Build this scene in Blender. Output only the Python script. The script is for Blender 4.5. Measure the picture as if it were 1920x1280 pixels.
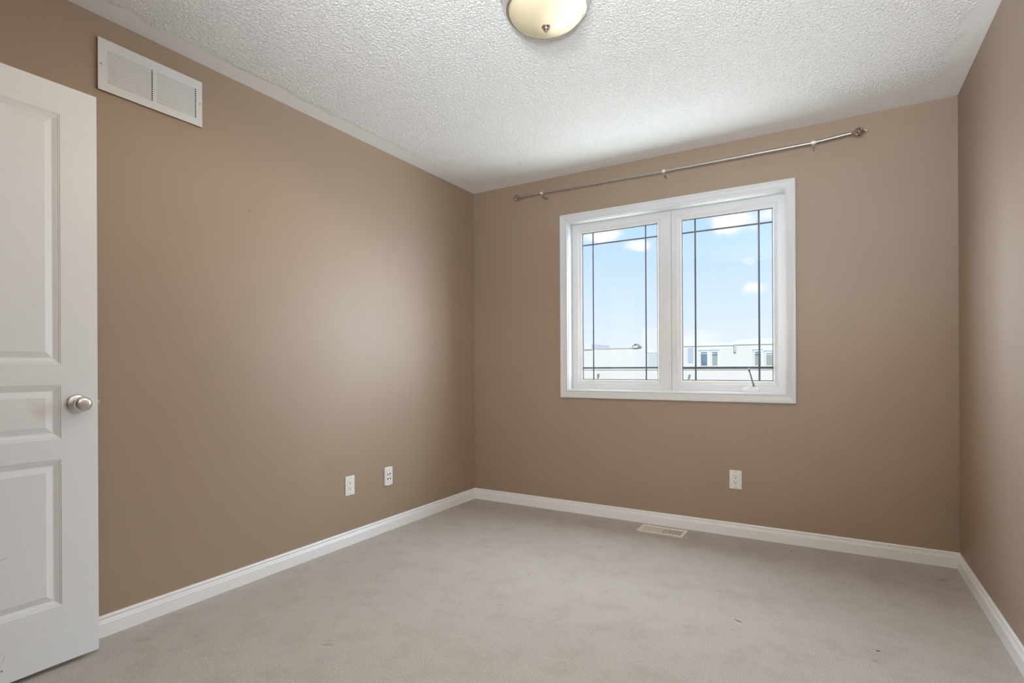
import bpy, bmesh, math, random
import numpy as np
from mathutils import Matrix, Vector

C = bpy.context.scene.collection
for o in list(bpy.data.objects):
    bpy.data.objects.remove(o)
PI = math.pi

# ------------------------------------------------------------------ camera
cam_data = bpy.data.cameras.new('camera')
cam = bpy.data.objects.new('camera', cam_data); C.objects.link(cam)
cam_data.sensor_width = 36.0
cam_data.sensor_fit = 'HORIZONTAL'
cam_data.lens = 1010.9 / 1920 * 36.0
cam_data.shift_y = 47.2 / 1920
cam_data.clip_start = 0.02
yaw, roll = -0.5362, -0.0049
fwd = Vector((math.sin(yaw), math.cos(yaw), 0)); rt0 = Vector((math.cos(yaw), -math.sin(yaw), 0)); up0 = Vector((0, 0, 1))
rt = rt0 * math.cos(roll) + up0 * math.sin(roll)
up = up0 * math.cos(roll) - rt0 * math.sin(roll)
m = Matrix((rt, up, -fwd)).transposed().to_4x4()
m.translation = Vector((2.4718, -3.5675, 1.0519))
cam.matrix_world = m
bpy.context.scene.camera = cam

# ------------------------------------------------------------------ view
vs = bpy.context.scene.view_settings
bpy.context.scene.display_settings.display_device = 'sRGB'
vs.view_transform = 'Standard'; vs.look = 'None'; vs.gamma = 1.0; vs.use_curve_mapping = False
vs.exposure = 0.06
cy = bpy.context.scene.cycles
cy.use_denoising = True
cy.max_bounces = 12; cy.diffuse_bounces = 8; cy.glossy_bounces = 4; cy.transparent_max_bounces = 16
cy.sample_clamp_indirect = 8.0

# ------------------------------------------------------------------ world: pale blue sky with small clouds
world = bpy.data.worlds.new('sky'); bpy.context.scene.world = world
world.use_nodes = True
wt = world.node_tree; wt.nodes.clear()
def WN(t, **k):
    n = wt.nodes.new(t)
    for a, b in k.items(): setattr(n, a, b)
    return n
w_out = WN('ShaderNodeOutputWorld'); w_bg = WN('ShaderNodeBackground')
w_tc = WN('ShaderNodeTexCoord'); w_sep = WN('ShaderNodeSeparateXYZ')
w_ramp = WN('ShaderNodeValToRGB')
w_ramp.color_ramp.elements[0].position = 0.0; w_ramp.color_ramp.elements[0].color = (0.80, 0.87, 0.95, 1)
w_ramp.color_ramp.elements[1].position = 0.55; w_ramp.color_ramp.elements[1].color = (0.20, 0.42, 0.86, 1)
e = w_ramp.color_ramp.elements.new(0.10); e.color = (0.68, 0.82, 0.96, 1)
e = w_ramp.color_ramp.elements.new(0.24); e.color = (0.49, 0.71, 0.96, 1)
# a few small clouds, each at its own place in the sky, with ragged edges
w_noise = WN('ShaderNodeTexNoise'); w_noise.inputs['Scale'].default_value = 22; w_noise.inputs['Detail'].default_value = 5
L = wt.links.new
L(w_tc.outputs['Generated'], w_sep.inputs[0]); L(w_sep.outputs['Z'], w_ramp.inputs[0])
L(w_tc.outputs['Generated'], w_noise.inputs['Vector'])
def WM(op, a, b):
    n = WN('ShaderNodeMath', operation=op)
    for i, v in enumerate((a, b)):
        if isinstance(v, (int, float)): n.inputs[i].default_value = v
        else: L(v, n.inputs[i])
    return n.outputs[0]
total = None
clouds = [((-0.352, 0.908, 0.232), 0.030, 1.0), ((-0.293, 0.932, 0.212), 0.024, 0.95), ((-0.133, 0.961, 0.243), 0.050, 1.0), ((-0.088, 0.966, 0.244), 0.040, 0.7),
          ((-0.112, 0.984, 0.132), 0.026, 0.8), ((-0.119, 0.978, 0.174), 0.014, 0.35), ((-0.21, 0.977, 0.040), 0.05, 0.5), ((0.25, 0.93, 0.25), 0.09, 1.0), ((-0.62, 0.76, 0.20), 0.09, 1.0)]
for (dx, dy, dz), r, amt in clouds:
    sb = WN('ShaderNodeVectorMath', operation='SUBTRACT'); sb.inputs[1].default_value = (dx, dy, dz); L(w_tc.outputs['Generated'], sb.inputs[0])
    ml = WN('ShaderNodeVectorMath', operation='MULTIPLY'); ml.inputs[1].default_value = (1 / r, 1 / r, 2.1 / r); L(sb.outputs[0], ml.inputs[0])
    ln = WN('ShaderNodeVectorMath', operation='LENGTH'); L(ml.outputs[0], ln.inputs[0])
    d = WM('ADD', ln.outputs['Value'], WM('MULTIPLY', WM('SUBTRACT', w_noise.outputs[0], 0.5), 2.2))
    mr = WN('ShaderNodeMapRange', interpolation_type='SMOOTHSTEP'); mr.inputs['From Min'].default_value = 0.35; mr.inputs['From Max'].default_value = 1.25
    mr.inputs['To Min'].default_value = amt; mr.inputs['To Max'].default_value = 0.0
    L(d, mr.inputs[0]); total = mr.outputs[0] if total is None else WM('MAXIMUM', total, mr.outputs[0])
w_mix = WN('ShaderNodeMix', data_type='RGBA')
w_mix.inputs['B'].default_value = (0.97, 0.97, 0.98, 1)
L(total, w_mix.inputs['Factor'])
L(w_ramp.outputs[0], w_mix.inputs['A']); L(w_mix.outputs['Result'], w_bg.inputs['Color'])
w_bg.inputs['Strength'].default_value = 1.12
L(w_bg.outputs[0], w_out.inputs['Surface'])

# ------------------------------------------------------------------ sun, daylight panels and added fill spots
def lamp(name, kind, loc, energy, color, target=None, direction=None, **k):
    d = bpy.data.lights.new(name, kind); d.energy = energy; d.color = color
    for a, b in k.items(): setattr(d, a, b)
    o = bpy.data.objects.new(name, d); C.objects.link(o); o.location = loc
    if target is not None: direction = Vector(target) - Vector(loc)
    if direction is not None: o.rotation_euler = Vector(direction).to_track_quat('-Z', 'Y').to_euler()
    return o
# the sun stands behind the house and strikes the terrace across the gardens
lamp('sun', 'SUN', (0, -10, 12), 3.3, (1.0, 0.97, 0.93), direction=(-0.35, 1.0, -0.75), angle=0.02)
# unseen area panels outside the window, added for daylight from sky and ground
lamp('overhead_sky_panel', 'AREA', (1.9, 2.9, 5.2), 1150, (0.80, 0.91, 1.0), target=(1.5, 0.1, 1.4), shape='RECTANGLE', size=9.0, size_y=3.6)
lamp('far_sky_panel', 'AREA', (0.5, 9.0, 7.2), 2500, (0.80, 0.91, 1.0), target=(1.5, 0.1, 1.4), shape='RECTANGLE', size=18.0, size_y=4.4)
lamp('ground_bounce_panel', 'AREA', (1.5, 2.6, -1.3), 600, (0.88, 0.95, 1.0), target=(1.5, 0.1, 1.5), shape='RECTANGLE', size=9.0, size_y=3.0)
lamp('side_sky_panel', 'AREA', (4.2, 2.6, 2.0), 560, (0.80, 0.91, 1.0), target=(1.5, 0.1, 1.5), shape='RECTANGLE', size=3.2, size_y=4.0)
lamp('side_sky_panel', 'AREA', (-2.2, 2.3, 2.0), 560, (0.80, 0.91, 1.0), target=(1.5, 0.1, 1.5), shape='RECTANGLE', size=3.6, size_y=4.0)
# unseen fill spots added behind the camera: one straight in, one off the ceiling
lamp('added_fill_spot', 'SPOT', (2.35, -3.85, 1.60), 165, (0.90, 0.955, 1.0), direction=(-0.33, 1.0, 0.12), spot_size=math.radians(84), spot_blend=0.9, shadow_soft_size=0.15)
lamp('ceiling_fill_spot', 'SPOT', (2.55, -3.75, 1.25), 178, (0.89, 0.95, 1.0), direction=(0.06, 0.45, 1.0), spot_size=math.radians(140), spot_blend=0.6, shadow_soft_size=0.12)

# ------------------------------------------------------------------ materials
def mat(name):
    mt = bpy.data.materials.new(name); mt.use_nodes = True
    nt = mt.node_tree
    return mt, nt, nt.nodes['Principled BSDF']
def setp(p, color=None, rough=0.5, spec=0.5, metal=0.0):
    if color is not None: p.inputs['Base Color'].default_value = (*color, 1)
    p.inputs['Roughness'].default_value = rough
    p.inputs['Specular IOR Level'].default_value = spec
    p.inputs['Metallic'].default_value = metal
def noise(nt, scale, detail=3, stretch=None, rough=0.5):
    tc = nt.nodes.new('ShaderNodeTexCoord'); mp = nt.nodes.new('ShaderNodeMapping')
    if stretch: mp.inputs['Scale'].default_value = stretch
    n = nt.nodes.new('ShaderNodeTexNoise'); n.inputs['Scale'].default_value = scale; n.inputs['Detail'].default_value = detail
    n.inputs['Roughness'].default_value = rough
    nt.links.new(tc.outputs['Object'], mp.inputs[0]); nt.links.new(mp.outputs[0], n.inputs['Vector'])
    return n
def bump(nt, p, src, strength, dist):
    b = nt.nodes.new('ShaderNodeBump'); b.inputs['Strength'].default_value = strength; b.inputs['Distance'].default_value = dist
    nt.links.new(src, b.inputs['Height']); nt.links.new(b.outputs[0], p.inputs['Normal'])
    return b
def ramp(nt, src, stops):
    r = nt.nodes.new('ShaderNodeValToRGB')
    el = r.color_ramp.elements
    while len(el) < len(stops): el.new(0.5)
    for i, (pos, c) in enumerate(stops):
        el[i].position = pos; el[i].color = (*c, 1)
    nt.links.new(src, r.inputs[0]); return r
def plain(name, color, rough=0.5, spec=0.5, metal=0.0, var=0.03, bscale=220, bstr=0.06):
    mt, nt, p = mat(name); setp(p, color, rough, spec, metal)
    n = noise(nt, bscale, 2)
    lo = tuple(c * (1 - var) for c in color); hi = tuple(min(1, c * (1 + var)) for c in color)
    r = ramp(nt, n.outputs[0], [(0.3, lo), (0.7, hi)]); nt.links.new(r.outputs[0], p.inputs['Base Color'])
    if bstr: bump(nt, p, n.outputs[0], bstr, 0.001)
    return mt
def math_node(nt, op, a, b=None):
    n = nt.nodes.new('ShaderNodeMath'); n.operation = op
    for i, v in enumerate((a, b)):
        if v is None: continue
        if isinstance(v, (int, float)): n.inputs[i].default_value = v
        else: nt.links.new(v, n.inputs[i])
    return n.outputs[0]
def stain_or_dent(nt, col, ax, ay, cx, cy_, rx, ry, rot, color, soft=0.5):
    """an elliptical mark painted on a surface, in object coordinates (axes ax, ay)"""
    tc = nt.nodes.new('ShaderNodeTexCoord'); sp = nt.nodes.new('ShaderNodeSeparateXYZ')
    nt.links.new(tc.outputs['Object'], sp.inputs[0])
    u = math_node(nt, 'SUBTRACT', sp.outputs[ax], cx); v = math_node(nt, 'SUBTRACT', sp.outputs[ay], cy_)
    c, s = math.cos(rot), math.sin(rot)
    a = math_node(nt, 'ADD', math_node(nt, 'MULTIPLY', u, c / rx), math_node(nt, 'MULTIPLY', v, s / rx))
    b = math_node(nt, 'ADD', math_node(nt, 'MULTIPLY', u, -s / ry), math_node(nt, 'MULTIPLY', v, c / ry))
    d = math_node(nt, 'SQRT', math_node(nt, 'ADD', math_node(nt, 'MULTIPLY', a, a), math_node(nt, 'MULTIPLY', b, b)))
    mr = nt.nodes.new('ShaderNodeMapRange'); mr.inputs['From Min'].default_value = 1 - soft; mr.inputs['From Max'].default_value = 1.0
    mr.inputs['To Min'].default_value = 1.0; mr.inputs['To Max'].default_value = 0.0
    nt.links.new(d, mr.inputs[0])
    mx = nt.nodes.new('ShaderNodeMix'); mx.data_type = 'RGBA'
    mx.inputs['B'].default_value = (*color, 1)
    nt.links.new(mr.outputs[0], mx.inputs['Factor']); nt.links.new(col, mx.inputs['A'])
    return mx.outputs['Result']

WALL = (0.346, 0.258, 0.190)
def wall_mat(name, marks=()):
    mt, nt, p = mat(name); setp(p, WALL, 0.52, 0.70)
    n = noise(nt, 3.0, 3)
    r = ramp(nt, n.outputs[0], [(0.3, tuple(c * 0.985 for c in WALL)), (0.7, tuple(c * 1.015 for c in WALL))])
    col = r.outputs[0]
    for mk in marks: col = stain_or_dent(nt, col, *mk)
    nt.links.new(col, p.inputs['Base Color'])
    n2 = noise(nt, 160, 3)
    bump(nt, p, n2.outputs[0], 0.10, 0.002)
    return mt
dk = (0.16, 0.11, 0.08); fa = (0.27, 0.20, 0.15)
M_wall = wall_mat('brown_wall_paint')
M_wall_left = wall_mat('brown_wall_paint_scuffed', [
    (1, 2, -1.938, 1.828, 0.005, 0.005, 0, dk), (1, 2, -2.033, 0.982, 0.005, 0.005, 0, fa),
    (1, 2, -1.465, 0.487, 0.095, 0.0035, -0.62, fa, 0.8), (1, 2, -1.378, 0.440, 0.022, 0.003, 1.15, fa, 0.8),
    (1, 2, -1.384, 0.424, 0.010, 0.004, 0.1, fa, 0.7), (1, 2, -1.381, 0.277, 0.006, 0.005, 0, fa, 0.7),
    (1, 2, -0.17, 2.36, 0.006, 0.005, 0, fa, 0.7)])
M_ceil_mt, nt, p = mat('white_stipple_ceiling'); setp(p, (0.84, 0.838, 0.83), 0.9, 0.15)
n = noise(nt, 320, 3); bump(nt, p, n.outputs[0], 0.35, 0.002); M_ceil = M_ceil_mt
M_base = plain('white_baseboard_paint', (0.87, 0.88, 0.89), 0.35, 0.4, bscale=60, bstr=0.03, var=0.01)
M_trim = plain('white_trim_paint', (0.68, 0.695, 0.71), 0.35, 0.4, bscale=60, bstr=0.03, var=0.01)
M_vinyl = plain('white_window_vinyl', (0.735, 0.75, 0.77), 0.35, 0.4, bscale=90, bstr=0.02, var=0.01)
M_bead = plain('white_glazing_bead', (0.74, 0.74, 0.74), 0.3, 0.4, bscale=90, bstr=0.0, var=0.01)
M_plate = plain('white_plastic', (0.80, 0.78, 0.765), 0.3, 0.5, bscale=90, bstr=0.0, var=0.01)
M_slot = plain('dark_slot', (0.03, 0.025, 0.022), 0.7, 0.2, bstr=0.0)
M_void = plain('dark_duct_void', (0.02, 0.018, 0.016), 0.9, 0.1, bstr=0.0)
M_gap = plain('brown_vent_gap', (0.26, 0.15, 0.10), 0.6, 0.3, bstr=0.0)  # brown of the wall paint in the dark gap behind the vent plate
M_screw = plain('screw_metal', (0.45, 0.44, 0.42), 0.4, 0.5, 0.8, bstr=0.0)
M_vent = plain('white_enamel', (0.70, 0.71, 0.715), 0.4, 0.4, bscale=90, bstr=0.0, var=0.01)
M_register = plain('almond_enamel', (0.84, 0.775, 0.70), 0.45, 0.4, bscale=90, bstr=0.0, var=0.02)
M_nickel = plain('satin_nickel', (0.70, 0.70, 0.71), 0.34, 0.5, 1.0, var=0.03, bscale=300, bstr=0.02)
M_rod = plain('brushed_steel_rod', (0.50, 0.465, 0.435), 0.42, 0.5, 1.0, var=0.04, bscale=200, bstr=0.02)
M_bronze = plain('polished_bronze_nickel', (0.55, 0.45, 0.39), 0.2, 0.5, 1.0, var=0.04, bscale=100, bstr=0.0)
M_grille = plain('pewter_grille_bar', (0.10, 0.10, 0.115), 0.6, 0.2, 0.0, bstr=0.0)
M_lever = plain('grey_crank_lever', (0.22, 0.21, 0.19), 0.4, 0.5, bstr=0.0)

# door paint with an embossed vertical grain
M_door, nt, p = mat('white_door_paint'); setp(p, (0.84, 0.875, 0.915), 0.38, 0.4)
n = noise(nt, 1.0, 4, stretch=(40, 260, 9)); bump(nt, p, n.outputs[0], 0.10, 0.0015)
rgb = nt.nodes.new('ShaderNodeRGB'); rgb.outputs[0].default_value = (0.84, 0.875, 0.915, 1)
col = stain_or_dent(nt, rgb.outputs[0], 1, 2, -2.909, 0.067, 0.0035, 0.004, 0.3, (0.22, 0.19, 0.15))
col = stain_or_dent(nt, col, 1, 2, -2.905, 0.100, 0.022, 0.0018, 1.2, (0.60, 0.60, 0.59), 0.9)
col = stain_or_dent(nt, col, 1, 2, -2.900, 0.430, 0.03, 0.0014, 0.15, (0.52, 0.52, 0.51), 0.9)
nt.links.new(col, p.inputs['Base Color'])

# carpet
M_carpet, nt, p = mat('beige_cut_pile_carpet'); setp(p, (0.46, 0.41, 0.36), 0.95, 0.05)
n1 = noise(nt, 230, 5, rough=0.75)
r1 = ramp(nt, n1.outputs[0], [(0.28, (0.33, 0.293, 0.255)), (0.5, (0.568, 0.525, 0.483)), (0.72, (0.76, 0.715, 0.67))])
n2 = noise(nt, 7.0, 8, rough=0.72)
r2 = ramp(nt, n2.outputs[0], [(0.32, (0.86, 0.85, 0.84)), (0.5, (0.97, 0.968, 0.965)), (0.66, (1, 1, 1))])
mx = nt.nodes.new('ShaderNodeMix'); mx.data_type = 'RGBA'; mx.blend_type = 'MULTIPLY'; mx.inputs['Factor'].default_value = 1.0
nt.links.new(r1.outputs[0], mx.inputs['A']); nt.links.new(r2.outputs[0], mx.inputs['B'])
col = mx.outputs['Result']
dkc = (0.07, 0.05, 0.035); soil = (0.43, 0.385, 0.34); pale = (0.62, 0.58, 0.53)
for s in [(0, 1, 2.612, -1.177, 0.009, 0.006, 0.2, dkc, 0.5), (0, 1, 2.595, -1.170, 0.014, 0.004, 0.0, soil, 0.8), (0, 1, 2.60, -1.262, 0.022, 0.016, 0.3, soil, 0.9),
          (0, 1, 2.134, -1.186, 0.024, 0.006, -0.55, (0.20, 0.165, 0.14), 0.5), (0, 1, 2.136, -1.202, 0.024, 0.012, -0.55, pale, 0.7),  # furniture dent: its shaded and lit sides painted as dark and pale ovals
          (0, 1, 2.126, -1.274, 0.012, 0.007, 0.0, soil, 0.8), (0, 1, 0.817, -2.169, 0.030, 0.012, 0.5, (0.40, 0.34, 0.285), 0.9), (0, 1, 0.80, -2.14, 0.028, 0.010, 0.4, soil, 0.95),
          (0, 1, 1.557, -1.186, 0.018, 0.008, 0.0, soil, 0.8), (0, 1, 1.141, -1.179, 0.016, 0.008, 0.0, soil, 0.8),
          (0, 1, 0.17, -2.50, 0.05, 0.03, 0.9, (0.48, 0.435, 0.39), 0.95), (0, 1, 2.268, -0.129, 0.006, 0.008, 0.0, dkc, 0.6), (0, 1, 2.93, -0.23, 0.035, 0.03, 0.9, soil, 0.9)]:
    col = stain_or_dent(nt, col, *s)
nt.links.new(col, p.inputs['Base Color'])
n3 = noise(nt, 240, 3, rough=0.8); bump(nt, p, n3.outputs[0], 0.7, 0.006)

# clear window glass
M_glass = bpy.data.materials.new('clear_glass'); M_glass.use_nodes = True
nt = M_glass.node_tree; nt.nodes.clear()
go = nt.nodes.new('ShaderNodeOutputMaterial'); gt = nt.nodes.new('ShaderNodeBsdfTransparent'); gg = nt.nodes.new('ShaderNodeBsdfGlossy')
gt.inputs[0].default_value = (0.985, 0.99, 0.99, 1); gg.inputs['Roughness'].default_value = 0.02
gf = nt.nodes.new('ShaderNodeFresnel'); gb = nt.nodes.new('ShaderNodeNewGeometry')
gi = math_node(nt, 'SUBTRACT', 1.45, math_node(nt, 'MULTIPLY', gb.outputs['Backfacing'], 1.45 - 1 / 1.45)); nt.links.new(gi, gf.inputs[0])   # the same index from either side of the pane
gm = nt.nodes.new('ShaderNodeMixShader')
nt.links.new(gf.outputs[0], gm.inputs[0]); nt.links.new(gt.outputs[0], gm.inputs[1]); nt.links.new(gg.outputs[0], gm.inputs[2]); nt.links.new(gm.outputs[0], go.inputs[0])

# glowing alabaster bowl of the ceiling lamp: brighter near the bulb inside
M_bowl, nt, p = mat('glowing_alabaster_glass'); setp(p, (0.64, 0.57, 0.40), 0.3, 0.4)
tc = nt.nodes.new('ShaderNodeTexCoord'); mp = nt.nodes.new('ShaderNodeMapping')
mp.inputs['Rotation'].default_value = (0, 0, 0.5); mp.inputs['Scale'].default_value = (26, 9, 9)
wv = nt.nodes.new('ShaderNodeTexNoise'); wv.inputs['Scale'].default_value = 1.0; wv.inputs['Detail'].default_value = 2
nt.links.new(tc.outputs['Object'], mp.inputs[0]); nt.links.new(mp.outputs[0], wv.inputs['Vector'])
rc = ramp(nt, wv.outputs[0], [(0.3, (0.98, 0.86, 0.58)), (0.7, (1.0, 0.91, 0.68))])
vm = nt.nodes.new('ShaderNodeVectorMath'); vm.operation = 'DISTANCE'; vm.inputs[1].default_value = (0.075, 0.03, -0.045)
nt.links.new(tc.outputs['Object'], vm.inputs[0])
mr = nt.nodes.new('ShaderNodeMapRange'); mr.inputs['From Min'].default_value = 0.05; mr.inputs['From Max'].default_value = 0.15
mr.inputs['To Min'].default_value = 0.95; mr.inputs['To Max'].default_value = 0.08; mr.interpolation_type = 'SMOOTHSTEP'
nt.links.new(vm.outputs['Value'], mr.inputs[0])
nt.links.new(rc.outputs[0], p.inputs['Emission Color']); nt.links.new(mr.outputs[0], p.inputs['Emission Strength'])

# outdoors
def siding(name, color, pitch=0.14):
    mt, nt, p = mat(name); setp(p, color, 0.7, 0.2)
    tc = nt.nodes.new('ShaderNodeTexCoord'); sp = nt.nodes.new('ShaderNodeSeparateXYZ'); nt.links.new(tc.outputs['Object'], sp.inputs[0])
    fr = math_node(nt, 'FRACT', math_node(nt, 'DIVIDE', sp.outputs[2], pitch))
    bump(nt, p, fr, 0.25, 0.02); return mt
M_side = siding('pale_horizontal_siding', (0.80, 0.765, 0.735)); M_side2 = siding('pale_grey_siding', (0.77, 0.755, 0.74))
M_brick = plain('pale_pinkish_brick', (0.81, 0.75, 0.71), 0.8, 0.2, var=0.02, bscale=14, bstr=0.1)
M_fascia = plain('white_fascia', (0.80, 0.80, 0.78), 0.5, 0.3, bstr=0.0)
M_eave = plain('tan_eave_trim', (0.62, 0.55, 0.47), 0.6, 0.3, bstr=0.0)
M_roof = plain('pale_flat_roof', (0.70, 0.69, 0.67), 0.9, 0.1, bscale=30)
M_hood = plain('olive_vent_hood', (0.40, 0.39, 0.32), 0.7, 0.2, bstr=0.0)
M_pipe = plain('blue_grey_downspout', (0.50, 0.56, 0.62), 0.5, 0.4, bstr=0.0)
M_greypanel = plain('pale_grey_shutter', (0.62, 0.64, 0.64), 0.6, 0.3, bstr=0.0)
M_pane = plain('blue_grey_pane', (0.17, 0.24, 0.30), 0.25, 0.5, bscale=3, bstr=0.0, var=0.2)
M_blind = plain('grey_green_blind', (0.37, 0.40, 0.38), 0.6, 0.3, bstr=0.0)
M_lantern = plain('weathered_lantern_metal', (0.30, 0.28, 0.25), 0.6, 0.4, bstr=0.0)
M_lawn = plain('garden_lawn', (0.16, 0.22, 0.09), 0.95, 0.1, bscale=8, var=0.25)

# ------------------------------------------------------------------ mesh helpers
def obj(name, bm, material, parent=None, smooth=False, merge=True):
    if merge: bmesh.ops.remove_doubles(bm, verts=bm.verts, dist=1e-6)
    bmesh.ops.recalc_face_normals(bm, faces=bm.faces)
    me = bpy.data.meshes.new(name); bm.to_mesh(me); bm.free()
    if isinstance(material, (list, tuple)):
        for mm in material: me.materials.append(mm)
    else: me.materials.append(material)
    if smooth:
        for f in me.polygons: f.use_smooth = True
        me.set_sharp_from_angle(angle=0.8)
    o = bpy.data.objects.new(name, me); C.objects.link(o)
    if parent is not None: o.parent = parent
    return o
def tag(o, label, cat, group=None, kind=None):
    o['label'] = label; o['category'] = cat
    if group: o['group'] = group
    if kind: o['kind'] = kind
    return o
def thing(name, label, cat, loc=(0, 0, 0), rot=(0, 0, 0), group=None, kind=None):
    o = bpy.data.objects.new(name, None); C.objects.link(o); o.location = loc; o.rotation_euler = rot
    o.empty_display_size = 0.05
    return tag(o, label, cat, group, kind)
def part(name, bm, material, parent, smooth=False, label=None):
    o = obj(name, bm, material, parent, smooth)
    if label: o['label'] = label
    return o
def box(bm, x0, x1, y0, y1, z0, z1, bevel=0.0, seg=2, M=None):
    r = bmesh.ops.create_cube(bm, size=1.0)
    vs_ = r['verts']
    for v in vs_:
        v.co = Vector(((v.co.x + .5) * (x1 - x0) + x0, (v.co.y + .5) * (y1 - y0) + y0, (v.co.z + .5) * (z1 - z0) + z0))
    if bevel:
        es = list({e for v in vs_ for e in v.link_edges})
        rr = bmesh.ops.bevel(bm, geom=es, offset=bevel, segments=seg, profile=0.5, affect='EDGES')
        vs_ = list({v for f in rr['faces'] for v in f.verts} | {v for v in vs_ if v.is_valid})
    if M is not None: bmesh.ops.transform(bm, matrix=M, verts=vs_)
    return vs_
def lathe(bm, prof, n=48, M=None):
    """profile of (r, h) about the z axis"""
    rings = []
    for r, h in prof:
        if r < 1e-6: rings.append([bm.verts.new((0, 0, h))])
        else: rings.append([bm.verts.new((r * math.cos(2 * PI * i / n), r * math.sin(2 * PI * i / n), h)) for i in range(n)])
    for a, b in zip(rings, rings[1:]):
        for i in range(n):
            j = (i + 1) % n
            if len(a) == 1 and len(b) == 1: continue
            if len(a) == 1: bm.faces.new((a[0], b[i], b[j]))
            elif len(b) == 1: bm.faces.new((a[i], a[j], b[0]))
            else: bm.faces.new((a[i], a[j], b[j], b[i]))
    vv = [v for r in rings for v in r]
    if M is not None: bmesh.ops.transform(bm, matrix=M, verts=vv)
    return vv
def tube(bm, pts, rad, n=16, caps=True):
    pts = [Vector(q) for q in pts]; rings = []
    for i, q in enumerate(pts):
        d = (pts[min(i + 1, len(pts) - 1)] - pts[max(i - 1, 0)]).normalized()
        a = d.orthogonal().normalized() if i == 0 else (prev - d * prev.dot(d)).normalized()
        prev = a; b = d.cross(a); r = rad[i] if isinstance(rad, (list, tuple)) else rad
        rings.append([bm.verts.new(q + (a * math.cos(2 * PI * k / n) + b * math.sin(2 * PI * k / n)) * r) for k in range(n)])
    for a, b in zip(rings, rings[1:]):
        for k in range(n):
            j = (k + 1) % n; bm.faces.new((a[k], a[j], b[j], b[k]))
    if caps: bm.faces.new(rings[0][::-1]); bm.faces.new(rings[-1])
def sweep_rect(bm, u0, u1, v0, v1, prof, f, closed=True, cap=False):
    """profile of (inset, height) run round a rectangle with mitred corners; f(u, v, h) -> point"""
    rings = []
    for d, h in prof:
        rings.append([bm.verts.new(f(u, v, h)) for u, v in ((u0 + d, v0 + d), (u1 - d, v0 + d), (u1 - d, v1 - d), (u0 + d, v1 - d))])
    prs = list(zip(rings, rings[1:]))
    if closed: prs.append((rings[-1], rings[0]))
    for a, b in prs:
        for i in range(4):
            j = (i + 1) % 4; bm.faces.new((a[i], a[j], b[j], b[i]))
    if cap: bm.faces.new(rings[-1])
def cells(bm, us, vs_, holes, f, h):
    """a flat panel cut into cells, without the cells listed in holes"""
    for i in range(len(us) - 1):
        for j in range(len(vs_) - 1):
            if (i, j) in holes: continue
            bm.faces.new([bm.verts.new(f(u, v, h)) for u, v in ((us[i], vs_[j]), (us[i + 1], vs_[j]), (us[i + 1], vs_[j + 1]), (us[i], vs_[j + 1]))])
def pierced(bm, us, vs_, holes, f, h0, h1):
    """a pierced plate with thickness from h0 to h1"""
    cells(bm, us, vs_, holes, f, h1); cells(bm, us, vs_, holes, f, h0)
    def side(a, b): bm.faces.new([bm.verts.new(f(*a, h0)), bm.verts.new(f(*b, h0)), bm.verts.new(f(*b, h1)), bm.verts.new(f(*a, h1))])
    side((us[0], vs_[0]), (us[-1], vs_[0])); side((us[-1], vs_[0]), (us[-1], vs_[-1])); side((us[-1], vs_[-1]), (us[0], vs_[-1])); side((us[0], vs_[-1]), (us[0], vs_[0]))
    for i, j in holes:
        c = ((us[i], vs_[j]), (us[i + 1], vs_[j]), (us[i + 1], vs_[j + 1]), (us[i], vs_[j + 1]))
        for k in range(4): side(c[k], c[(k + 1) % 4])
def struct(name, bm, material, label, cat, smooth=False):
    return tag(obj(name, bm, material, smooth=smooth), label, cat, kind='structure')

# ------------------------------------------------------------------ the room
W, H = 3.033, 2.44
YE, YR, XR = -3.46, -4.0, 1.05       # entry wall, rear wall, where the entry ends
T = 0.15
WX0, WX1, WZ0, WZ1 = 0.825, 2.236, 0.882, 2.092   # window opening inside the casing

bm = bmesh.new(); box(bm, -T, W + T, -4.95, T, -0.2, 0.0)
struct('floor', bm, M_carpet, 'beige carpet covering the whole floor', 'floor')

# ceiling: stippled texture in real relief with a smooth border along the walls
bm = bmesh.new(); box(bm, -T, W + T, -4.95, T, H + 0.004, H + 0.2); bmesh.ops.recalc_face_normals(bm, faces=bm.faces)
sv = np.array([v.co[:] for v in bm.verts]); sf = [[v.index for v in f.verts] for f in bm.faces]; bm.free()
nx, ny = 1010, 950
gx = np.linspace(0, W, nx); gy = np.linspace(-2.85, 0.0, ny)
rng = np.random.default_rng(4)
def band(lo, hi):
    g = rng.standard_normal((ny, nx)); F = np.fft.rfft2(g)
    fy = np.fft.fftfreq(ny, gy[1] - gy[0])[:, None]; fx = np.fft.rfftfreq(nx, gx[1] - gx[0])[None, :]
    fr = np.sqrt(fx ** 2 + fy ** 2)
    F *= np.exp(-(fr / hi) ** 2) * (1 - np.exp(-(fr / lo) ** 2))
    r = np.fft.irfft2(F, s=(ny, nx)); return r / r.std()
hmap = band(95, 190)
lumps = band(25, 70)
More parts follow.
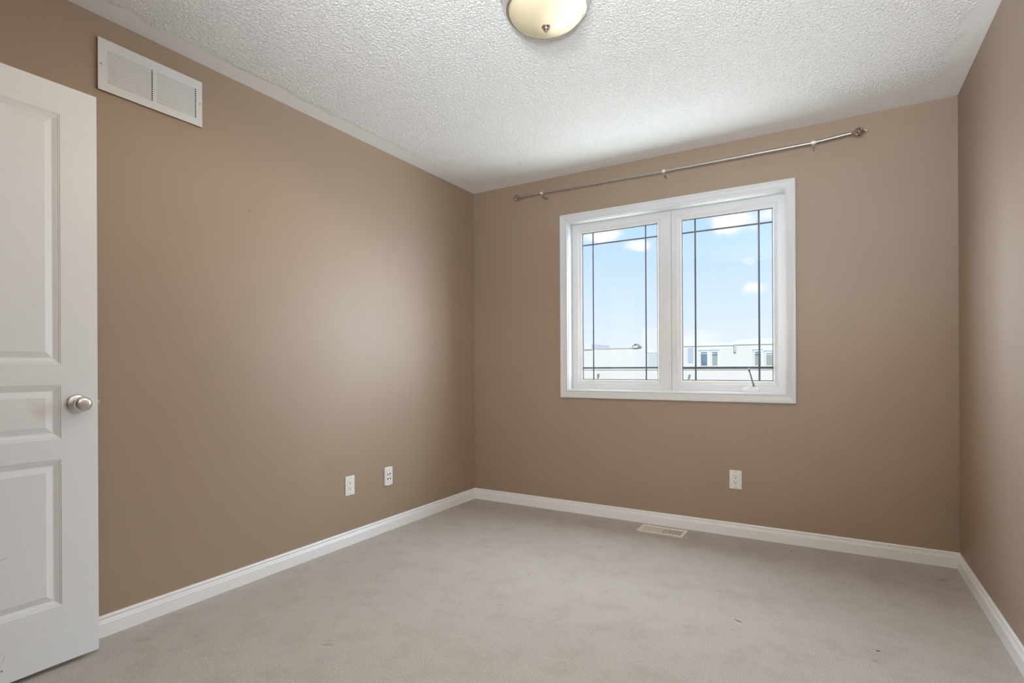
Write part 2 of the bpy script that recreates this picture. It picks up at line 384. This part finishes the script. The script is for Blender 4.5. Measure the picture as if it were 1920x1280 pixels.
# rounded grains with scattered deeper pits between them
hmap = np.tanh(1.2 * hmap + 0.5) + 0.3 * lumps - 1.3 * np.clip(-hmap - 1.0, 0, 1.2)
GX, GY = np.meshgrid(gx, gy)
wob = band(1.0, 6.0) * 0.012
def ss(a, b, x):
    t = np.clip((x - a) / (b - a), 0, 1); return t * t * (3 - 2 * t)
mask = ss(-2.85, -2.80, GY) * ss(0.105, 0.145, GX + wob) * ss(0.085, 0.12, W - GX + wob) * ss(0.10, 0.42, -GY + wob * 2)
Z = H - mask * (0.0030 + 0.0018 * hmap)
gv = np.stack([GX, GY, Z], -1).reshape(-1, 3)
idx = np.arange(nx * ny).reshape(ny, nx)
quads = np.stack([idx[:-1, :-1], idx[1:, :-1], idx[1:, 1:], idx[:-1, 1:]], -1).reshape(-1, 4)
n0 = len(gv)
allv = np.concatenate([gv, sv, np.array([[-T, -4.95, H], [W + T, -4.95, H], [W + T, -2.85, H], [-T, -2.85, H]])])
faces_extra = np.array([[i + n0 for i in f] for f in sf] + [[n0 + len(sv) + k for k in (0, 3, 2, 1)]])
allq = np.concatenate([quads, faces_extra])
me = bpy.data.meshes.new('ceiling')
me.vertices.add(len(allv)); me.vertices.foreach_set('co', allv.astype(np.float32).ravel())
me.loops.add(allq.size); me.loops.foreach_set('vertex_index', allq.astype(np.int32).ravel())
me.polygons.add(len(allq)); me.polygons.foreach_set('loop_start', (np.arange(len(allq)) * 4).astype(np.int32))
sm = np.zeros(len(allq), dtype=bool); sm[:len(quads)] = True
me.polygons.foreach_set('use_smooth', sm)
me.update(calc_edges=True); me.validate()
me.materials.append(M_ceil)
o = bpy.data.objects.new('ceiling', me); C.objects.link(o)
tag(o, 'white stippled ceiling with a smooth border along the walls', 'ceiling', kind='structure')

bm = bmesh.new(); box(bm, -T, 0, -4.95, T, 0, H)
struct('wall_left', bm, M_wall_left, 'brown painted wall on the left, with scuff marks above an outlet', 'wall')
bm = bmesh.new(); box(bm, W, W + T, YR - T, T, 0, H)
struct('wall_right', bm, M_wall, 'brown painted wall at the right edge of the photo', 'wall')
bm = bmesh.new()
box(bm, 0, WX0, 0, T, 0, H); box(bm, WX1, W, 0, T, 0, H); box(bm, WX0, WX1, 0, T, 0, WZ0); box(bm, WX0, WX1, 0, T, WZ1, H)
struct('wall_back', bm, M_wall, 'brown painted wall holding the window', 'wall')
bm = bmesh.new(); box(bm, XR, W, YR - T, YR, 0, H)
struct('wall_rear', bm, M_wall, 'brown painted wall behind the camera', 'wall')
bm = bmesh.new()
box(bm, 0, 0.10, YE - 0.12, YE, 0, H); box(bm, 0.94, XR, YE - 0.12, YE, 0, H); box(bm, 0.10, 0.94, YE - 0.12, YE, 2.085, H)
struct('wall_entry', bm, M_wall, 'brown painted wall with the bedroom doorway, beside the camera', 'wall')
bm = bmesh.new(); box(bm, XR, XR + 0.1, YR, YE, 0, H); box(bm, XR, XR + 0.1, -4.95, YR - T, 0, H)
struct('wall_return', bm, M_wall, 'short brown return wall beside the camera', 'wall')
bm = bmesh.new(); box(bm, 0, XR, -4.95, -4.85, 0, H)
struct('wall_hall', bm, M_wall, 'brown wall of the hall beyond the doorway', 'wall')

# baseboards with a moulded top
BP = [(0.0, 0.0), (0.0125, 0.0), (0.0125, 0.052), (0.0105, 0.055), (0.0105, 0.060), (0.0085, 0.063), (0.0075, 0.068), (0.0095, 0.071), (0.0095, 0.076), (0.0070, 0.0815), (0.0, 0.0820)]
def extrude(bm, prof, fa, fb):
    a = [bm.verts.new(fa(t, z)) for t, z in prof]; b = [bm.verts.new(fb(t, z)) for t, z in prof]
    for i in range(len(prof)):
        j = (i + 1) % len(prof); bm.faces.new((a[i], a[j], b[j], b[i]))
    bm.faces.new(a[::-1]); bm.faces.new(b)
bm = bmesh.new(); extrude(bm, BP, lambda t, z: (t, YE, z), lambda t, z: (t, -t, z))
struct('baseboard_left', bm, M_base, 'white moulded baseboard along the left wall, running behind the door', 'baseboard')
bm = bmesh.new(); extrude(bm, BP, lambda t, z: (t, -t, z), lambda t, z: (W - t, -t, z))
struct('baseboard_back', bm, M_base, 'white moulded baseboard under the window', 'baseboard')
bm = bmesh.new(); extrude(bm, BP, lambda t, z: (W - t, -t, z), lambda t, z: (W - t, YR, z))
struct('baseboard_right', bm, M_base, 'white moulded baseboard along the right wall', 'baseboard')

# door frame in the entry wall (beside the camera)
bm = bmesh.new()
box(bm, 0.10, 0.118, YE - 0.12, YE, 0, 2.067); box(bm, 0.922, 0.94, YE - 0.12, YE, 0, 2.067); box(bm, 0.10, 0.94, YE - 0.12, YE, 2.067, 2.085)
struct('trim_1', bm, M_trim, 'white door jamb of the doorway beside the camera', 'door frame')

# ------------------------------------------------------------------ window
win = thing('window_1', 'white twin casement window with leaded style bars in the back wall', 'window', (0, 0, 0), kind='structure')
bk = lambda u, v, h: (u, -h, v)         # onto the back wall, h towards the room
CASING = [(0.0, 0.0), (0.0, 0.017), (0.003, 0.0185), (0.009, 0.0185), (0.012, 0.0165), (0.016, 0.0165), (0.020, 0.0150), (0.037, 0.0130), (0.040, 0.0110), (0.044, 0.0110), (0.046, 0.0125), (0.052, 0.0125), (0.055, 0.0100), (0.055, 0.0)]
bm = bmesh.new(); sweep_rect(bm, 0.770, 2.290, 0.827, 2.147, CASING, bk)
part('casing', bm, M_trim, win)
bm = bmesh.new(); sweep_rect(bm, WX0, WX1, WZ0, WZ1, [(0, -0.002), (0.0, -0.150), (0.012, -0.150), (0.012, -0.110), (0.004, -0.080), (0.004, -0.002)], bk)
part('jamb_liner', bm, M_trim, win)
MUL = 1.549
def sash(u0, u1, gu0, gu1, gv0, gv1, vbars, hbars, tb):
    s0 = bmesh.new()
    v0, v1 = WZ0 + 0.004, WZ1 - 0.004
    # frame members between the outer rect and the bead rect
    ou = (u0, gu0 - 0.030, gu1 + 0.030, u1); ov = (v0, gv0 - 0.030, gv1 + 0.030, v1)
    pierced(s0, ou, ov, {(1, 1)}, bk, -0.118, -0.076)
    fr = part('sash_frame', s0, M_vinyl, win)
    b = bmesh.new()
    sweep_rect(b, gu0 - 0.031, gu1 + 0.031, gv0 - 0.031, gv1 + 0.031,
               [(0, -0.110), (0, -0.0750), (0.003, -0.0735), (0.006, -0.0750), (0.008, -0.0800), (0.012, -0.0815), (0.024, -0.0860), (0.026, -0.0875), (0.031, -0.0930), (0.031, -0.110)], bk)
    part('glazing_bead', b, M_bead, fr)
    sp = bmesh.new(); sweep_rect(sp, gu0, gu1, gv0, gv1, [(0, -0.0965), (0.0045, -0.0965), (0.0045, -0.109), (0, -0.109)], bk)
    part('glass_spacer', sp, M_grille, fr)
    g = bmesh.new(); box(g, gu0 - 0.008, gu1 + 0.008, 0.094, 0.0955, gv0 - 0.008, gv1 + 0.008)
    part('glass_pane', g, M_glass, fr)
    gr = bmesh.new()
    for u in vbars: box(gr, u - tb, u + tb, 0.0995, 0.1035, gv0, gv1)
    for v, hw in hbars: box(gr, gu0, gu1, 0.0990, 0.1030, v - hw, v + hw)
    part('grille_bars', gr, M_grille, fr)
    return fr
sash(WX0 + 0.004, MUL - 0.0012, 0.899, 1.452, 0.955, 2.023, (0.982, 1.369), ((1.935, 0.0045), (1.040, 0.0055)), 0.0044)
sr = sash(MUL + 0.0012, WX1 - 0.004, 1.614, 2.161, 0.955, 2.020, (1.699, 2.082), ((1.933, 0.0050), (1.038, 0.0072)), 0.0054)
# sash locks on the meeting stile
for z in (1.62, 1.155):
    bm = bmesh.new(); box(bm, 1.556, 1.566, 0.0715, 0.076, z - 0.055, z + 0.055, 0.002); box(bm, 1.558, 1.565, 0.066, 0.0725, z + 0.01, z + 0.05, 0.002)
    part('sash_lock', bm, M_vinyl, win)
# folding crank: oval base and grey lever
bm = bmesh.new()
prof = [(0.053, -0.010), (0.053, 0.004), (0.047, 0.012), (0.030, 0.019), (0.014, 0.027), (0.010, 0.036), (0.0, 0.036)]
lathe(bm, [(0.0, -0.010)] + prof, 40, Matrix.Translation((2.036, 0.060, 0.8965)) @ Matrix.Diagonal((1.0, 0.36, 1.0, 1.0)))
crank = part('crank_base', bm, M_vinyl, win, True)
bm = bmesh.new(); tube(bm, [(2.056, 0.048, 0.922), (2.052, 0.045, 0.940), (2.035, 0.043, 1.005), (2.031, 0.043, 1.020)], [0.0070, 0.0055, 0.0048, 0.0052], 12)
part('crank_lever', bm, M_lever, crank, True)
bm = bmesh.new(); bmesh.ops.create_uvsphere(bm, u_segments=16, v_segments=10, radius=0.0085, matrix=Matrix.Translation((2.030, 0.042, 1.024)) @ Matrix.Diagonal((1, 1, 1.35, 1)))
part('crank_knob', bm, M_lever, crank, True)

# ------------------------------------------------------------------ door standing open along the left wall
DX, DY0, DY1, DZ0, DZ1 = 0.140, -3.402, -2.638, 0.020, 2.053
DT = 0.035
door = thing('door_1', 'white three-panel door standing open against the left wall', 'door', (0, 0, 0), kind='structure')
dus = [DY0, DY0 + 0.110, -2.748, DY1]; dvs = [DZ0, 0.223, 0.735, 0.807, 0.995, 1.069, 1.947, DZ1]
holes = {(1, 1), (1, 3), (1, 5)}
PANEL = [(0, 0), (0.0015, -0.0022), (0.0045, -0.0022), (0.0060, -0.0042), (0.0085, -0.0045), (0.0200, -0.0092), (0.0225, -0.0092), (0.0240, -0.0087), (0.0415, -0.0030), (0.0430, -0.0026)]
bm = bmesh.new()
for side in (0, 1):
    f = (lambda u, v, h: (DX + h, u, v)) if side == 0 else (lambda u, v, h: (DX - DT - h, u, v))
    cells(bm, dus, dvs, holes, f, 0.0)
    for i, j in holes: sweep_rect(bm, dus[i], dus[i + 1], dvs[j], dvs[j + 1], PANEL, f, closed=False, cap=True)
def quad(bm, *q): bm.faces.new([bm.verts.new(c) for c in q])
xb = DX - DT
for j in range(len(dvs) - 1):
    for y in (DY0, DY1): quad(bm, (xb, y, dvs[j]), (DX, y, dvs[j]), (DX, y, dvs[j + 1]), (xb, y, dvs[j + 1]))
for i in range(3):
    for z in (DZ0, DZ1): quad(bm, (xb, dus[i], z), (DX, dus[i], z), (DX, dus[i + 1], z), (xb, dus[i + 1], z))
part('door_leaf', bm, M_door, door)
KY, KZ = -2.702, 0.927
RX = Matrix.Rotation(PI / 2, 4, 'Y')
for sgn, x in ((1, DX), (-1, DX - DT)):
    Mk = Matrix.Translation((x, KY, KZ)) @ (RX if sgn > 0 else Matrix.Rotation(-PI / 2, 4, 'Y'))
    bm = bmesh.new(); lathe(bm, [(0, 0), (0.0345, 0), (0.0345, 0.004), (0.032, 0.0075), (0.026, 0.010), (0.016, 0.013), (0.0, 0.013)], 48, Mk)
    rose = part('knob_rose', bm, M_nickel, door, True)
    bm = bmesh.new(); lathe(bm, [(0.0, 0.011), (0.0125, 0.011), (0.0110, 0.020), (0.0110, 0.028), (0.0135, 0.032), (0.020, 0.036), (0.0255, 0.043), (0.0268, 0.050), (0.0255, 0.056), (0.0215, 0.0605), (0.014, 0.0635), (0.0, 0.0645)], 48, Mk)
    part('door_knob', bm, M_nickel, rose, True)
bm = bmesh.new(); box(bm, xb + 0.005, DX - 0.005, DY1 - 0.001, DY1 + 0.0012, KZ - 0.028, KZ + 0.028)
lp = part('latch_plate', bm, M_plate, door)
bm = bmesh.new(); box(bm, DX - 0.024, DX - 0.008, DY1, DY1 + 0.010, KZ - 0.009, KZ + 0.009, 0.003)
part('latch_bolt', bm, M_screw, lp)
for z in (0.25, 1.05, 1.85):
    bm = bmesh.new(); tube(bm, [(DX - DT - 0.004, DY0 - 0.006, z - 0.045), (DX - DT - 0.004, DY0 - 0.006, z + 0.045)], 0.006, 12)
    box(bm, DX - DT, DX - 0.004, DY0 - 0.0015, DY0 + 0.0005, z - 0.045, z + 0.045)
    part('hinge', bm, M_nickel, door)

# ------------------------------------------------------------------ return air vent high on the left wall
lw = lambda u, v, h: (h, u, v)
vent = thing('return_air_vent', 'white louvered return air vent high on the left wall above the door', 'air vent', (0, -2.3790, 2.2480))
vw = lambda u, v, h: (h, u, v)
hu, hv = 0.2025, 0.102
us = [-hu, -0.1705, -0.0045, 0.0095, 0.1755, hu]
NS = 15; hp = 0.131 / NS
vv = [-hv]
for k in range(NS):
    z = -0.0675 + k * hp; vv += [z, z + hp * 0.66]
vv.append(hv)
bm = bmesh.new(); pierced(bm, us, vv, {(i, 1 + 2 * k) for i in (1, 3) for k in range(NS)}, vw, 0.0122, 0.0130)
# turned edge back to the wall
sweep_rect(bm, -hu, hu, -hv, hv, [(0, 0.0128), (0.0, 0.0105), (0.0012, 0.0105), (0.0012, 0.0124)], vw)
plate = part('face_plate', bm, M_vent, vent)
bm = bmesh.new(); sweep_rect(bm, -hu + 0.001, hu - 0.001, -hv + 0.001, hv - 0.001, [(0, 0.0), (0, 0.0107), (0.012, 0.0107), (0.012, 0.0)], vw)
part('vent_gap_strip', bm, M_gap, vent, label='brown strip in place of the dark gap behind the white plate')  # added strip standing in for the dark gap between plate and wall
for u0, u1 in ((-0.1705, -0.0045), (0.0095, 0.1755)):
    bm = bmesh.new()
    for k in range(NS):
        z = -0.0675 + k * hp
        # each blade leans from the top of its slit inwards and down
        pts = [(0.0128, z + hp * 0.66), (0.0122, z + hp * 0.70), (0.0060, z - hp * 0.10), (0.0066, z - hp * 0.14)]
        a = [bm.verts.new((h, u0, q)) for h, q in pts]; b = [bm.verts.new((h, u1 - 0.0045, q)) for h, q in pts]
        for i in range(4):
            j = (i + 1) % 4; bm.faces.new((a[i], a[j], b[j], b[i]))
        bm.faces.new(a[::-1]); bm.faces.new(b)
    part('louver_bank', bm, M_vent, vent)
bm = bmesh.new(); box(bm, 0.0006, 0.0016, -hu + 0.01, hu - 0.01, -0.08, 0.08)
part('duct_opening', bm, M_void, vent)
for u in (-0.1925, 0.192):
    bm = bmesh.new(); lathe(bm, [(0, 0), (0.0042, 0), (0.0038, 0.0014), (0.0, 0.0022)], 16, Matrix.Translation((0.0130, u, 0.0)) @ RX)
    part('screw', bm, M_screw, vent, True)

# ------------------------------------------------------------------ outlets and jack plate
def outlet(name, label, loc, rotz):
    """cover plate facing local -y with a two-socket insert"""
    t = thing(name, label, 'wall outlet', loc, (0, 0, rotz), group='white wall outlets')
    bm = bmesh.new(); box(bm, -0.0355, 0.0355, -0.0055, 0.0, -0.0575, 0.0575, 0.0025, 3); part('cover_plate', bm, M_plate, t)
    bm = bmesh.new(); box(bm, -0.0168, 0.0168, -0.0072, -0.0040, -0.0335, 0.0335, 0.0012); ins = part('socket_insert', bm, M_plate, t)
    for zc in (0.0165, -0.0165):
        bm = bmesh.new()
        box(bm, -0.0078, -0.0056, -0.0076, -0.0066, zc - 0.0005, zc + 0.0085); box(bm, 0.0056, 0.0074, -0.0076, -0.0066, zc + 0.0005, zc + 0.0075)
        lathe(bm, [(0, 0), (0.0030, 0), (0.0030, 0.001), (0, 0.001)], 16, Matrix.Translation((0, -0.0066, zc - 0.0075)) @ Matrix.Rotation(PI / 2, 4, 'X'))
        part('socket_slots', bm, M_slot, ins)
    for z in (0.0485, -0.0485):
        bm = bmesh.new(); lathe(bm, [(0, 0), (0.0032, 0), (0.0026, 0.001), (0, 0.0012)], 14, Matrix.Translation((0, -0.0054, z)) @ Matrix.Rotation(PI / 2, 4, 'X'))
        part('screw', bm, M_screw, t, True)
    return t
outlet('wall_outlet', 'white two-socket outlet low on the left wall, under the scuff mark', (0.0, -1.3065, 0.350), PI / 2)
outlet('wall_outlet', 'white two-socket outlet on the back wall below the window', (1.955, 0.0, 0.349), 0)
jk = thing('wall_jack_plate', 'white plate with four round jacks on the left wall, near the corner', 'jack plate', (0.0, -0.9845, 0.3495), (0, 0, PI / 2))
bm = bmesh.new()
n = 10; out = []
for k in range(n + 1):
    x = -0.0355 + 0.071 * k / n; out.append((x, 0.0555 + 0.0045 * (1 - (x / 0.0355) ** 2)))
for k in range(n + 1):
    x = 0.0355 - 0.071 * k / n; out.append((x, -0.0555 - 0.0045 * (1 - (x / 0.0355) ** 2)))
rings = []
for s, y in ((1.0, 0.0), (1.0, -0.0050), (0.985, -0.0075), (0.95, -0.0085)):
    rings.append([bm.verts.new((x * s, y, z * s)) for x, z in out])
for a, b in zip(rings, rings[1:]):
    for i in range(len(out)):
        j = (i + 1) % len(out); bm.faces.new((a[i], a[j], b[j], b[i]))
bm.faces.new(rings[0]); bm.faces.new(rings[-1])
part('cover_plate', bm, M_plate, jk)
for x, z, r in ((-0.009, 0.0125, 0.0048), (0.012, 0.0145, 0.0050), (-0.009, -0.0165, 0.0052), (0.013, -0.0165, 0.0048)):
    bm = bmesh.new(); lathe(bm, [(0, 0), (r, 0), (r, 0.0012), (r * 0.5, 0.0012), (r * 0.5, 0.0004), (0, 0.0004)], 18, Matrix.Translation((x, -0.0082, z)) @ Matrix.Rotation(PI / 2, 4, 'X'))
    part('jack', bm, M_slot, jk)

# ------------------------------------------------------------------ floor register
reg = thing('floor_register', 'almond metal floor register with rows of small holes, against the back baseboard', 'floor register', (1.5365, -0.1325, 0.0), (0, 0, -0.012))
fr_ = lambda u, v, h: (u, v, h)
nc = 17; pu = 0.0147; hw = 0.0105
us = [-0.1440]
for k in range(nc):
    c = (k - (nc - 1) / 2) * pu; us += [c - hw / 2, c + hw / 2]
us.append(0.1440)
vv = [-0.0755]
for c in (-0.034, -0.004, 0.026): vv += [c - 0.0095, c + 0.0095]
vv.append(0.0755)
holes = {(1 + 2 * k, 1 + 2 * r) for k in range(nc) for r in range(3)}
bm = bmesh.new(); pierced(bm, us, vv, holes, fr_, 0.0045, 0.0060)
sweep_rect(bm, -0.1440, 0.1440, -0.0755, 0.0755, [(0, 0.0060), (0, 0.0005), (0.0012, 0.0005), (0.0012, 0.0050)], fr_)
part('face_plate', bm, M_register, reg)
bm = bmesh.new()
for k in range(nc):
    c = (k - (nc - 1) / 2) * pu
    if k <= nc // 2: q = [(c - 0.0075, 0.0008), (c - 0.0066, 0.0008), (c + 0.0062, 0.0040), (c + 0.0053, 0.0042)]
    else: q = [(c + 0.0078, 0.0008), (c + 0.0070, 0.0008), (c + 0.0066, 0.0030), (c + 0.0074, 0.0032)]
    a = [bm.verts.new((x, -0.048, z)) for x, z in q]; b = [bm.verts.new((x, 0.040, z)) for x, z in q]
    for i in range(4):
        j = (i + 1) % 4; bm.faces.new((a[i], a[j], b[j], b[i]))
    bm.faces.new(a); bm.faces.new(b)
part('vanes', bm, M_register, reg)
bm = bmesh.new(); box(bm, -0.135, 0.135, -0.06, 0.06, 0.0003, 0.0008); part('duct_opening', bm, M_void, reg)

# ------------------------------------------------------------------ curtain rod
rod = thing('curtain_rod', 'thin metal curtain rod on three brackets above the window', 'curtain rod', (0, 0, 0))
bm = bmesh.new(); tube(bm, [(1.40, -0.082, 2.3055), (1.545, -0.082, 2.3050), (2.0, -0.082, 2.3052), (2.385, -0.082, 2.3060), (2.55, -0.082, 2.3175), (2.566, -0.082, 2.3185)], [0.0085] * 5 + [0.0085], 20)
part('outer_tube', bm, M_rod, rod, True)
bm = bmesh.new(); tube(bm, [(0.478, -0.082, 2.3150), (0.66, -0.082, 2.3130), (1.05, -0.082, 2.3090), (1.42, -0.082, 2.3058)], 0.0065, 20)
part('inner_tube', bm, M_rod, rod, True)
for x, z, r in ((0.660, 2.3130, 0.0065), (1.545, 2.3050, 0.0085), (2.385, 2.3060, 0.0085)):
    bm = bmesh.new()
    box(bm, x - 0.008, x + 0.008, -0.0035, 0.0, z - 0.028, z - 0.002, 0.0012)
    tube(bm, [(x, -0.003, z - 0.022), (x, -0.070, z - 0.022), (x, -0.080, z - 0.020), (x, -0.0825, z - 0.012)], 0.0045, 12)
    br = part('bracket', bm, M_rod, rod)
    bm = bmesh.new()
    tube(bm, [(x - 0.010, -0.082, z), (x + 0.010, -0.082, z)], r + 0.0022, 20); part('cradle_ring', bm, M_plate, br, True)
    bm = bmesh.new(); tube(bm, [(x + 0.002, -0.088, z - r), (x + 0.002, -0.088, z - r - 0.016)], 0.0024, 10)
    bmesh.ops.create_uvsphere(bm, u_segments=12, v_segments=8, radius=0.0046, matrix=Matrix.Translation((x + 0.002, -0.088, z - r - 0.019))); part('thumb_screw', bm, M_rod, br, True)
def finial(x, z, sgn, cage):
    Mx = Matrix.Translation((x, -0.082, z)) @ Matrix.Rotation(sgn * PI / 2, 4, 'Y')
    bm = bmesh.new(); lathe(bm, [(0, -0.006), (0.0105, -0.006), (0.0115, 0.0), (0.008, 0.004), (0.005, 0.008), (0, 0.008)], 24, Mx)
    f = part('finial', bm, M_bronze, rod, True)
    bm = bmesh.new(); Lc = 0.052 if cage else 0.040; R = 0.021 if cage else 0.019
    for k in range(5):
        pts = []
        for i in range(17):
            t = i / 16; a = 2 * PI * k / 5 + t * 2.4
            rr = R * math.sin(PI * (0.04 + 0.92 * t)) ** 0.85
            pts.append(Mx @ Vector((rr * math.cos(a), rr * math.sin(a), 0.005 + Lc * t)))
        tube(bm, pts, [0.0026 + 0.0014 * math.sin(PI * i / 16) for i in range(17)], 10)
    part('twisted_cage', bm, M_bronze, f, True)
    bm = bmesh.new(); lathe(bm, [(0, Lc + 0.001), (0.006, Lc + 0.003), (0.004, Lc + 0.008), (0.0062, Lc + 0.013), (0.0045, Lc + 0.018), (0, Lc + 0.0195)], 20, Mx)
    part('finial_tip', bm, M_rod, f, True)
finial(2.570, 2.3190, 1, True)
finial(0.474, 2.3150, -1, False)

# ------------------------------------------------------------------ ceiling light
LX, LY = 1.557, -1.766
cl = thing('ceiling_light', 'lit cream glass bowl ceiling light with nickel pan and finial', 'ceiling light', (LX, LY, 2.44))
bm = bmesh.new(); lathe(bm, [(0, -0.001), (0.172, -0.001), (0.1725, -0.010), (0.169, -0.018), (0.164, -0.022), (0.164, -0.030), (0.158, -0.038), (0.154, -0.050), (0.150, -0.058), (0.143, -0.060), (0.140, -0.052), (0.0, -0.052)], 96)
part('ceiling_pan', bm, M_nickel, cl, True)
bm = bmesh.new()
prof = []
for i in range(25):
    a = i / 24 * PI / 2
    prof.append((0.1405 * math.cos(a), -0.055 - 0.064 * math.sin(a)))
prof[-1] = (0.0, prof[-1][1])
lathe(bm, [(0.0, -0.0535), (0.1405, -0.0535)] + prof, 96)
part('glass_bowl', bm, M_bowl, cl, True)
bm = bmesh.new(); lathe(bm, [(0, -0.116), (0.0165, -0.116), (0.0172, -0.119), (0.0160, -0.122), (0.0120, -0.1235), (0.0108, -0.126), (0.0112, -0.129), (0.0095, -0.132), (0.0060, -0.1335), (0.0058, -0.136), (0.0035, -0.1385), (0, -0.139)], 32)
part('finial', bm, M_bronze, cl, True)
# the lamp's own light
lamp('ceiling_lamp_glow', 'SPOT', (LX, LY, 2.285), 21, (1.0, 0.73, 0.38), direction=(-0.04, -0.24, -1), spot_size=math.radians(179), spot_blend=0.3, shadow_soft_size=0.015)

# ------------------------------------------------------------------ outdoors, beyond the window
bm = bmesh.new(); box(bm, -60, 60, 0.6, 90, -3.3, -3.0)
tag(obj('garden_ground', bm, M_lawn), 'green garden ground below the window', 'ground', kind='structure')
GZ = -3.0; TY = 38.0
def house(name, label, x0, x1, z1, y0=TY, wallm=M_side, belt=True, depth=9):
    t = thing(name, label, 'townhouse', ((x0 + x1) / 2, y0, GZ))
    cx, c0 = (x0 + x1) / 2, y0
    def bx(pname, a, b, c, d, e_, f_, material, parent=t, bev=0.0):
        bm = bmesh.new(); box(bm, a - cx, b - cx, c - c0, d - c0, e_ - GZ, f_ - GZ, bev); return part(pname, bm, material, parent)
    bx('wall', x0, x1, y0, y0 + depth, 0.83, z1, wallm)
    bx('lower_wall', x0, x1, y0 + 0.03, y0 + depth, GZ, 0.83, M_brick)
    if belt: bx('belt_trim', x0, x1, y0 - 0.05, y0 + 0.03, 0.77, 0.86, M_fascia)
    return t, bx
# low terrace house on the left
t, bx = house('townhouse', 'low cream townhouse behind the left window sash', -19.0, -10.4, 2.44)
bx('eave_trim', -14.53, -10.6, TY - 0.04, TY, 2.44, 2.50, M_eave)
bx('roof', -14.53, -10.4, TY - 0.05, TY + 9, 2.50, 2.52, M_roof)
bx('parapet', -19.0, -14.53, TY - 0.12, TY + 4, 2.44, 2.88, M_side)
bx('corner_board', -14.36, -14.16, TY - 0.03, TY + 0.01, 0.86, 2.42, M_brick)
bm = bmesh.new()
for a, b in (((-11.10, 2.62), (-10.84, 2.82)), ((-10.84, 2.82), (-10.55, 2.58))):
    d = 0.05
    q = [(a[0], a[1]), (b[0], b[1]), (b[0], b[1] - d), (a[0], a[1] - d)]
    fa_ = [bm.verts.new((x + 14.7, -0.22, z - GZ)) for x, z in q]; fb_ = [bm.verts.new((x + 14.7, 0.6, z - GZ)) for x, z in q]
    for i in range(4):
        j = (i + 1) % 4; bm.faces.new((fa_[i], fa_[j], fb_[j], fb_[i]))
    bm.faces.new(fa_); bm.faces.new(fb_)
part('gable_hood', bm, M_hood, t)
bx('gable_base', -11.0, -10.62, TY - 0.18, TY + 0.5, 2.50, 2.66, M_fascia)
# taller house in the middle
t, bx = house('townhouse', 'taller pale townhouse beside the window mullion', -10.4, -8.0, 4.0, wallm=M_side2, depth=1.2)
w = bx('shuttered_window', -9.86, -8.6, TY - 0.04, TY + 0.02, 0.95, 2.10, M_greypanel); bx('shutter_frame', -9.95, -8.5, TY - 0.06, TY + 0.0, 2.08, 2.16, M_fascia, w)
# house on the right with two window pairs
t, bx = house('townhouse', 'white townhouse with paired windows behind the right window sash', -8.0, 3.5, 2.52)
bx('eave_trim', -8.0, -3.62, TY - 0.06, TY, 2.505, 2.535, M_eave); bx('eave_trim', -3.42, 3.5, TY - 0.06, TY, 2.53, 2.56, M_eave)
bx('fascia', -8.0, -3.55, TY - 0.05, TY + 9, 2.535, 2.71, M_fascia); bx('fascia', -3.55, 3.5, TY - 0.05, TY + 9, 2.56, 2.93, M_fascia)
bx('downspout', -3.60, -3.46, TY - 0.16, TY - 0.04, 2.02, 2.60, M_pipe)
bx('recessed_panel', -6.86, -6.46, TY - 0.015, TY + 0.02, 1.26, 2.40, M_pipe)
def pair_window(x0, x1, z0, z1, pane, blind):
    f = bx('window', x0 - 0.10, x1 + 0.10, TY - 0.07, TY + 0.02, z0 - 0.08, z1 + 0.16, M_fascia)
    if blind < 1: bx('pane', x0, x1, TY - 0.085, TY - 0.06, z0 + (z1 - z0) * blind, z1, M_pane, f)
    if blind > 0: bx('blind', x0, x1, TY - 0.084, TY - 0.06, z0, z0 + (z1 - z0) * blind, M_blind, f)
    bx('glazing_bar', x0, x1, TY - 0.095, TY - 0.07, z1 - 0.14, z1 - 0.10, M_fascia, f)
    bx('head_trim', x0 - 0.13, x1 + 0.13, TY - 0.10, TY, z1 + 0.12, z1 + 0.18, M_pipe, f)
pair_window(-5.90, -5.46, 1.06, 2.06, M_pane, 0.0)
pair_window(-5.10, -4.74, 1.06, 2.06, M_pane, 0.72)
pair_window(-2.23, -1.84, 1.06, 2.03, M_pane, 0.72)
pair_window(-1.50, -1.08, 1.06, 1.93, M_pane, 1.0)
def lantern(label, x, z, w_, h_, tilt):
    l = thing('wall_lantern', label, 'outdoor lantern', (x, TY - 0.06, z), (0, tilt, 0))
    bm = bmesh.new(); lathe(bm, [(0, -h_ / 2), (w_ * 0.30, -h_ / 2), (w_ * 0.42, -h_ * 0.1), (w_ * 0.5, h_ * 0.25), (w_ * 0.25, h_ * 0.42), (0, h_ / 2)], 12, Matrix.Translation((0, -0.12, 0))); part('lantern_body', bm, M_lantern, l)
    bm = bmesh.new(); box(bm, -0.03, 0.03, -0.12, 0.089, h_ * 0.20, h_ * 0.30); part('lantern_arm', bm, M_lantern, l)
lantern('small grey outdoor lantern on the low cream townhouse', -13.96, 0.33, 0.17, 0.30, 0.35)
lantern('small grey outdoor lantern on the white townhouse with paired windows', -6.72, 0.27, 0.15, 0.34, 0.35)
